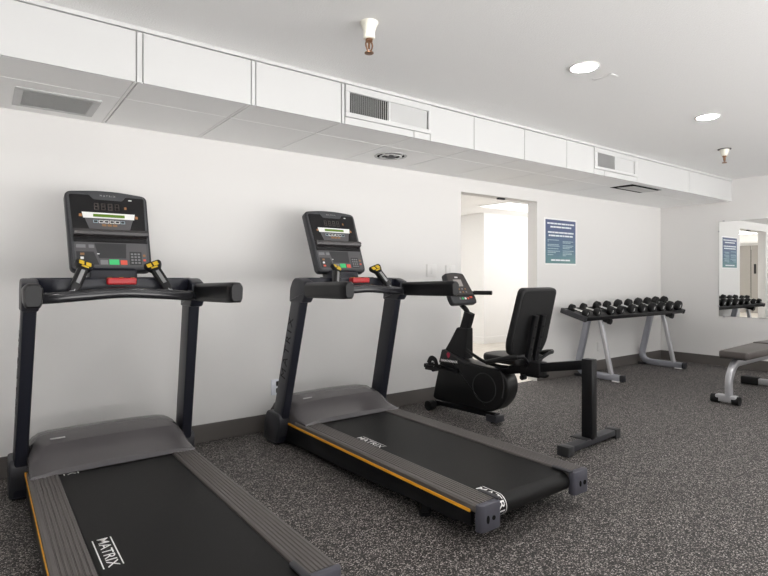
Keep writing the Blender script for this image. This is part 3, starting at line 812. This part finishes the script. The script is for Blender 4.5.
# cranks and pedals
b = NB()
sweep(b, [(-.088, 1.165, .386), (-.094, 1.26, .394), (-.096, 1.345, .408)], rrect(.020, .028, .008, 2)); cr = obj('crank_arm', b, 'black', bk)
b = NB(); cyl(b, (-.06, 1.165, .386), (-.094, 1.165, .386), .026, .026, 18); obj('crank_hub', b, 'black', cr)
b = NB(); cyl(b, (-.09, 1.345, .408), (-.215, 1.345, .408), .010, .010, 10); obj('pedal_spindle', b, 'chrome', cr)
b = NB()
box(b, -.235, -.125, 1.288, 1.310, .378, .410, .006); box(b, -.235, -.125, 1.382, 1.404, .404, .438, .006)
box(b, -.235, -.215, 1.30, 1.39, .386, .428, .005); box(b, -.145, -.125, 1.30, 1.39, .386, .428, .005)
obj('pedal', b, 'blackm', cr)
b = NB(); sweep(b, smooth_path([(-.18, 1.298, .405), (-.18, 1.315, .468), (-.18, 1.365, .482), (-.18, 1.398, .434)], 4), rrect(.045, .004, .001, 1)); obj('pedal_strap', b, 'blackm', cr)
b = NB(); sweep(b, [(.088, 1.165, .386), (.094, 1.07, .376), (.096, .985, .364)], rrect(.020, .028, .008, 2)); cr2 = obj('crank_arm', b, 'black', bk)
b = NB(); box(b, .115, .205, .94, 1.03, .350, .380, .006); obj('pedal', b, 'blackm', cr2)
b = NB(); cyl(b, (.09, .985, .364), (.21, .985, .364), .010, .010, 10); obj('pedal_spindle', b, 'chrome', cr2)
# base rail, transport roller and foot plate
b = NB(); box(b, -.035, .035, .79, 1.46, .040, .078, .006); obj('base_rail', b, 'black', bk)
b = NB(); box(b, -.055, .055, .76, .87, .012, .066, .006); br = obj('base_plate', b, 'boot', bk)
for s in (-1, 1):
    b = NB(); cyl(b, (s*.03, .815, 0), (s*.03, .815, .02), .018, .018, 14); obj('levelling_foot', b, 'blackm', br)
b = NB(); cyl(b, (-.10, 1.45, .045), (.30, 1.45, .045), .024, .024, 16); fs = obj('front_stabilizer', b, 'black', bk)
for s in (-.105, .305):
    b = NB(); cyl(b, (s-.03, 1.45, .044), (s+.03, 1.45, .044), .044, .044, 24); obj('transport_wheel', b, 'blackm', fs)
# main seat rail, rear post and stabilizer
b = NB(); sweep(b, [(0, .80, .425), (0, .64, .457), (0, -.035, .582)], rrect(.062, .066, .006, 2)); obj('seat_rail', b, 'black', bk)
b = NB(); box(b, -.034, .036, -.044, .036, .055, .614, .005); obj('rear_post', b, 'black', bk)
b = NB(); box(b, -.31, .345, -.042, .034, .022, .062, .004); rs = obj('rear_stabilizer', b, 'boot', bk)
for s in (-.305, .345):
    b = NB(); box(b, s-.036, s+.036, -.048, .040, 0.0, .067, .005); obj('end_cap', b, 'capdark', rs)
b = NB(); box(b, -.085, .085, -.035, .095, .060, .0675, .002); obj('weld_plate', b, 'capdark', rs)
# seat carriage
b = NB(); box(b, -.055, .055, .365, .535, .430, .545, .006); ca = obj('seat_carriage', b, 'black', bk)
b = NB(); tube(b, smooth_path([(-.05, .37, .45), (-.07, .31, .45), (-.08, .27, .47)], 4), .009, 8); obj('release_lever', b, 'blackm', ca)
b = NB(); cyl(b, (-.055, .49, .425), (-.095, .49, .425), .020, .020, 14); obj('adjust_knob', b, 'black', ca)
# seat pad
b = NB(); prism(b, rounded_poly([(-.19, .47), (.19, .47), (.165, .80), (.08, .87), (-.08, .87), (-.165, .80)], [.05, .05, .06, .06, .06, .06], 6), 'z', .520, .580, .022, 4); obj('seat_pad', b, 'vinyl', bk)
# back rest
bb0 = Vector((.010, .515, .585)); bt0 = Vector((.010, .385, 1.100)); vd = (bt0-bb0).normalized(); n_ = Vector((0, -1, 0)); 
BM = frame_mtx(bb0, (1, 0, 0), vd); BL = (bt0-bb0).length
b = NB(); prism(b, rounded_poly([(-.20, 0), (.20, 0), (.245, .09), (.228, BL), (-.228, BL), (-.245, .09)], [.04, .04, .06, .05, .05, .06], 6), 'z', -.055, 0, .014, 4, BM)
bp_ = obj('back_rest', b, 'vinyl', bk)
b = NB(); prism(b, rounded_poly([(-.185, .015), (.185, .015), (.228, .09), (.212, BL-.016), (-.212, BL-.016), (-.228, .09)], [.04, .04, .06, .05, .05, .06], 6), 'z', -.001, .003, .001, 1, BM)
obj('back_panel', b, 'blackm', bp_)
for s in (-1, 1):
    b = NB(); sweep(b, [(s*.050, .478, .50), (s*.050, .470, .56), (s*.050, .395, .900)], rrect(.046, .030, .004, 2), up=(0, 1, 0)); br = obj('back_bracket', b, 'black', bk)
    b = NB()
    for kz in range(3):
        f_ = .25+.25*kz; cyl(b, (s*.050, .470-.075*f_-.012, .56+.34*f_), (s*.050, .470-.075*f_-.022, .56+.34*f_-.002), .008, .008, 10)
    obj('bracket_bolt', b, 'blackm', br)
# side grips beside the seat
for s in (-1, 1):
    b = NB(); tube(b, smooth_path([(s*.06, .46, .535), (s*.15, .43, .585), (s*.225, .43, .600), (s*.25, .50, .588), (s*.25, .60, .560), (s*.24, .70, .532)], 6), .013, 12); sb = obj('side_handle', b, 'black' , bk)
    b = NB(); tube(b, smooth_path([(s*.228, .432, .600), (s*.25, .50, .588), (s*.25, .60, .560), (s*.24, .71, .530)], 5), .019, 12); obj('handle_grip', b, 'blackm', sb)
# tube running from the mast along the housing top
b = NB(); tube(b, smooth_path([(-.045, 1.075, .570), (-.062, .98, .535), (-.064, .88, .500), (-.050, .76, .478), (-.03, .66, .475)], 5), .014, 10); obj('cable_sleeve', b, 'black', bk)

# ------------------------------------------------------------------ dumbbell rack
rk = thing('dumbbell_rack', 'silver dumbbell rack with one black shelf in the far corner', 'rack', (6.49, 3.60, 0))
tilt = math.atan2(.075, .26)
RM = Matrix.Translation((0, 0, .785)) @ Matrix.Rotation(tilt, 4, 'X')      # tray frame: y up the slope
def RB(x0, x1, y0, y1, z0, z1, bev=.003):
    q = NB(); box(q, x0, x1, y0, y1, z0, z1, bev, 2, RM); return q
SX0, SX1 = -1.115, 1.155
obj('shelf_tray', RB(SX0, SX1, -.135, .135, -.038, -.0175), 'black', rk)
obj('shelf_rail', RB(SX0, SX1, -.162, -.138, -.045, .004, .006), 'black', rk)
obj('shelf_rail', RB(SX0, SX1, .138, .162, -.045, .004, .006), 'black', rk)
for s in (SX0-.02, SX1+.02): obj('end_plate', RB(s-.022, s+.022, -.166, .166, -.052, .008, .008), 'boot', rk)
for fx in (-.69, .795):
    # rear leg that bends into the floor runner
    b = NB()
    path = arc_corner([(fx, .115, .735), (fx, .215, .30), (fx, .25, .20), (fx, .235, .048), (fx, .05, .040), (fx, -.32, .036)], .13, 7)
    path = arc_corner([(fx, .105, .735), (fx, .262, .045), (fx, -.32, .042)], .17, 10)
    sweep(b, path, rounded_poly([(-.028, -.038), (.028, -.038), (.028, .038), (-.028, .038)], .018, 3), up=(0, 1, 0)); lg = obj('leg_frame', b, 'steelb', rk)
    b = NB(); sweep(b, [(fx, -.04, .735), (fx, -.19, .055)], rrect(.05, .048, .015, 3), up=(0, 1, 0)); obj('front_strut', b, 'steel', rk)
    b = NB(); box(b, fx-.034, fx+.034, -.345, -.300, .006, .082, .010, 3); obj('runner_cap', b, 'boot', lg)
    b = NB(); box(b, fx-.045, fx+.045, -.30, -.215, 0, .012, .003); obj('floor_pad', b, 'trimw', lg)
    b = NB(); box(b, fx-.045, fx+.045, .17, .27, 0, .03, .006); obj('floor_pad', b, 'boot', lg)
    b = NB(); cyl(b, (fx+.03, -.135, .680), (fx+.03, .105, .735), .028, .028, 16); cb = obj('support_bar', b, 'black', rk)
    b = NB(); cyl(b, (fx+.03, -.165, .673), (fx+.03, -.130, .681), .034, .034, 18); obj('bar_cap', b, 'blackm', cb)

# dumbbells: one prototype per size, head radius grows to the right
names = ['first', 'second', 'third', 'fourth', 'fifth', 'sixth', 'seventh', 'eighth', 'ninth', 'tenth']
xsd = [5.435, 5.658, 5.935, 6.150, 6.400, 6.642, 6.885, 7.120, 7.340, 7.570]
rad = [.044, .046, .054, .054, .060, .060, .064, .064, .067, .067]
def make_dumbbell(r, half, label):
    t = thing('dumbbell', label, 'dumbbell', (0, 0, 0), 0, 'dumbbells on the rack')
    b = NB(); cyl(b, (0, -half+.03, 0), (0, half-.03, 0), .0155, .0155, 16); obj('handle', b, 'chrome', t, label='chrome handle')
    hl = .036+r*.50
    for s in (-1, 1):
        q = NB(); ch = r*.20
        lathe(q, [(r*.55, -hl/2), (r-ch, -hl/2), (r, -hl/2+ch), (r, hl/2-ch), (r-ch, hl/2), (r*.55, hl/2)], 28)
        q.transform(Matrix.Translation((0, s*(half-hl/2), 0)) @ Matrix.Rotation(R(90), 4, 'X'))
        hd = obj('weight_head', q, 'blackm', t)
        q = NB(); prism(q, [(.40*r*math.cos(a*math.pi/10), .40*r*math.sin(a*math.pi/10)) for a in range(20)], 'y', min(s*half-.0004, s*half+.0012), max(s*half-.0004, s*half+.0012)); ed = obj('end_disc', q, 'boot', hd)
        q = NB(); box(q, -.10*r, .10*r, min(s*half, s*(half+.002)), max(s*half, s*(half+.002)), -.30*r, .30*r)
        obj('end_mark', q, 'white', hd)
    return t
for i in range(10):
    half = .120+.0035*(i//2)
    t = make_dumbbell(rad[i], half, '%s black dumbbell from the left end of the rack' % names[i])
    loc = RM @ Vector((xsd[i]-6.49, 0, -.0172+rad[i])) + Vector((6.49, 3.60, 0))
    t.location = loc; t.rotation_euler = (tilt, 0, 0)


# ------------------------------------------------------------------ flat bench
be = thing('weight_bench', 'flat weight bench with brown grey pad under the mirror', 'bench', (0, 0, 0))
b = NB(); prism(b, rounded_poly([(5.645, 1.985), (5.63, 2.225), (6.60, 2.285), (6.60, 1.945)], [.03, .03, .02, .02], 5), 'z', .428, .490, .012, 3); obj('back_pad', b, 'vinylb', be)
b = NB(); prism(b, rounded_poly([(6.625, 1.945), (6.625, 2.285), (6.98, 2.26), (6.98, 1.97)], [.02, .02, .03, .03], 5), 'z', .430, .497, .012, 3); obj('seat_pad', b, 'vinylb', be)
b = NB(); box(b, 5.67, 6.60, 2.01, 2.23, .415, .432, .002); obj('pad_board', b, 'vinyls', be)
b = NB(); box(b, 6.63, 6.96, 2.00, 2.24, .415, .434, .002); obj('pad_board', b, 'vinyls', be)
prf = rrect(.075, .055, .02, 3)
b = NB(); sweep(b, arc_corner([(5.615, 2.125, .05), (5.60, 2.125, .24), (5.72, 2.125, .375), (6.95, 2.125, .385)], .16, 8), prf, up=(0, 1, 0)); fr = obj('frame_tube', b, 'steel', be)
b = NB(); sweep(b, arc_corner([(6.80, 2.125, .375), (6.86, 2.125, .30), (6.87, 2.125, .05)], .1, 6), prf, up=(0, 1, 0)); obj('rear_leg', b, 'steel', be)
b = NB(); box(b, 5.578, 5.652, 2.055, 2.235, .020, .085, .012, 3); nf = obj('front_foot', b, 'steel', be)
for (y0, y1) in ((2.035, 2.095), (2.205, 2.275)):
    b = NB(); cyl(b, (5.615, y0, .040), (5.615, y1, .040), .040, .040, 24); obj('rubber_end', b, 'blackm', nf)
b = NB(); box(b, 6.835, 6.905, 1.84, 2.44, .012, .072, .012, 3); rf = obj('rear_foot', b, 'steel', be)
for (y0, y1) in ((1.80, 1.93), (2.30, 2.47)):
    b = NB(); box(b, 6.82, 6.92, y0, y1, 0, .085, .014, 3); obj('rubber_end', b, 'blackm', rf)

# ------------------------------------------------------------------ outside fill light, camera, view
W = bpy.data.worlds.new('World'); S.world = W; W.use_nodes = True
nt = W.node_tree; bg = nt.nodes['Background']
# dim sky; bright lower half added to light the ceiling and soffit from below
tc = nt.nodes.new('ShaderNodeTexCoord'); sp = nt.nodes.new('ShaderNodeSeparateXYZ')
mr = nt.nodes.new('ShaderNodeMapRange'); mr.inputs[1].default_value = -.06; mr.inputs[2].default_value = .06
mx = nt.nodes.new('ShaderNodeMix'); mx.data_type = 'RGBA'
mx.inputs[6].default_value = (10.9, 10.7, 10.5, 1); mx.inputs[7].default_value = (1.1, 1.1, 1.11, 1)
nt.links.new(tc.outputs['Generated'], sp.inputs[0]); nt.links.new(sp.outputs['Z'], mr.inputs[0])
nt.links.new(mr.outputs[0], mx.inputs[0]); nt.links.new(mx.outputs[2], bg.inputs[0]); bg.inputs[1].default_value = 1.0

cam = bpy.data.cameras.new('Camera'); co = bpy.data.objects.new('Camera', cam); COL.objects.link(co); S.camera = co
cam.sensor_width = 36; cam.sensor_fit = 'HORIZONTAL'; cam.lens = 36*541/768; cam.clip_start = .05
cam.shift_y = -11/768
co.location = (0, 0, 1.19)
yaw = math.atan2(725, 541)
co.rotation_euler = (R(90), 0, yaw-R(90))
S.view_settings.view_transform = 'Standard'; S.view_settings.look = 'None'
S.view_settings.gamma = 1; S.view_settings.use_curve_mapping = False
S.view_settings.exposure = -0.55
S.cycles.use_denoising = True
S.cycles.max_bounces = 10; S.cycles.diffuse_bounces = 6
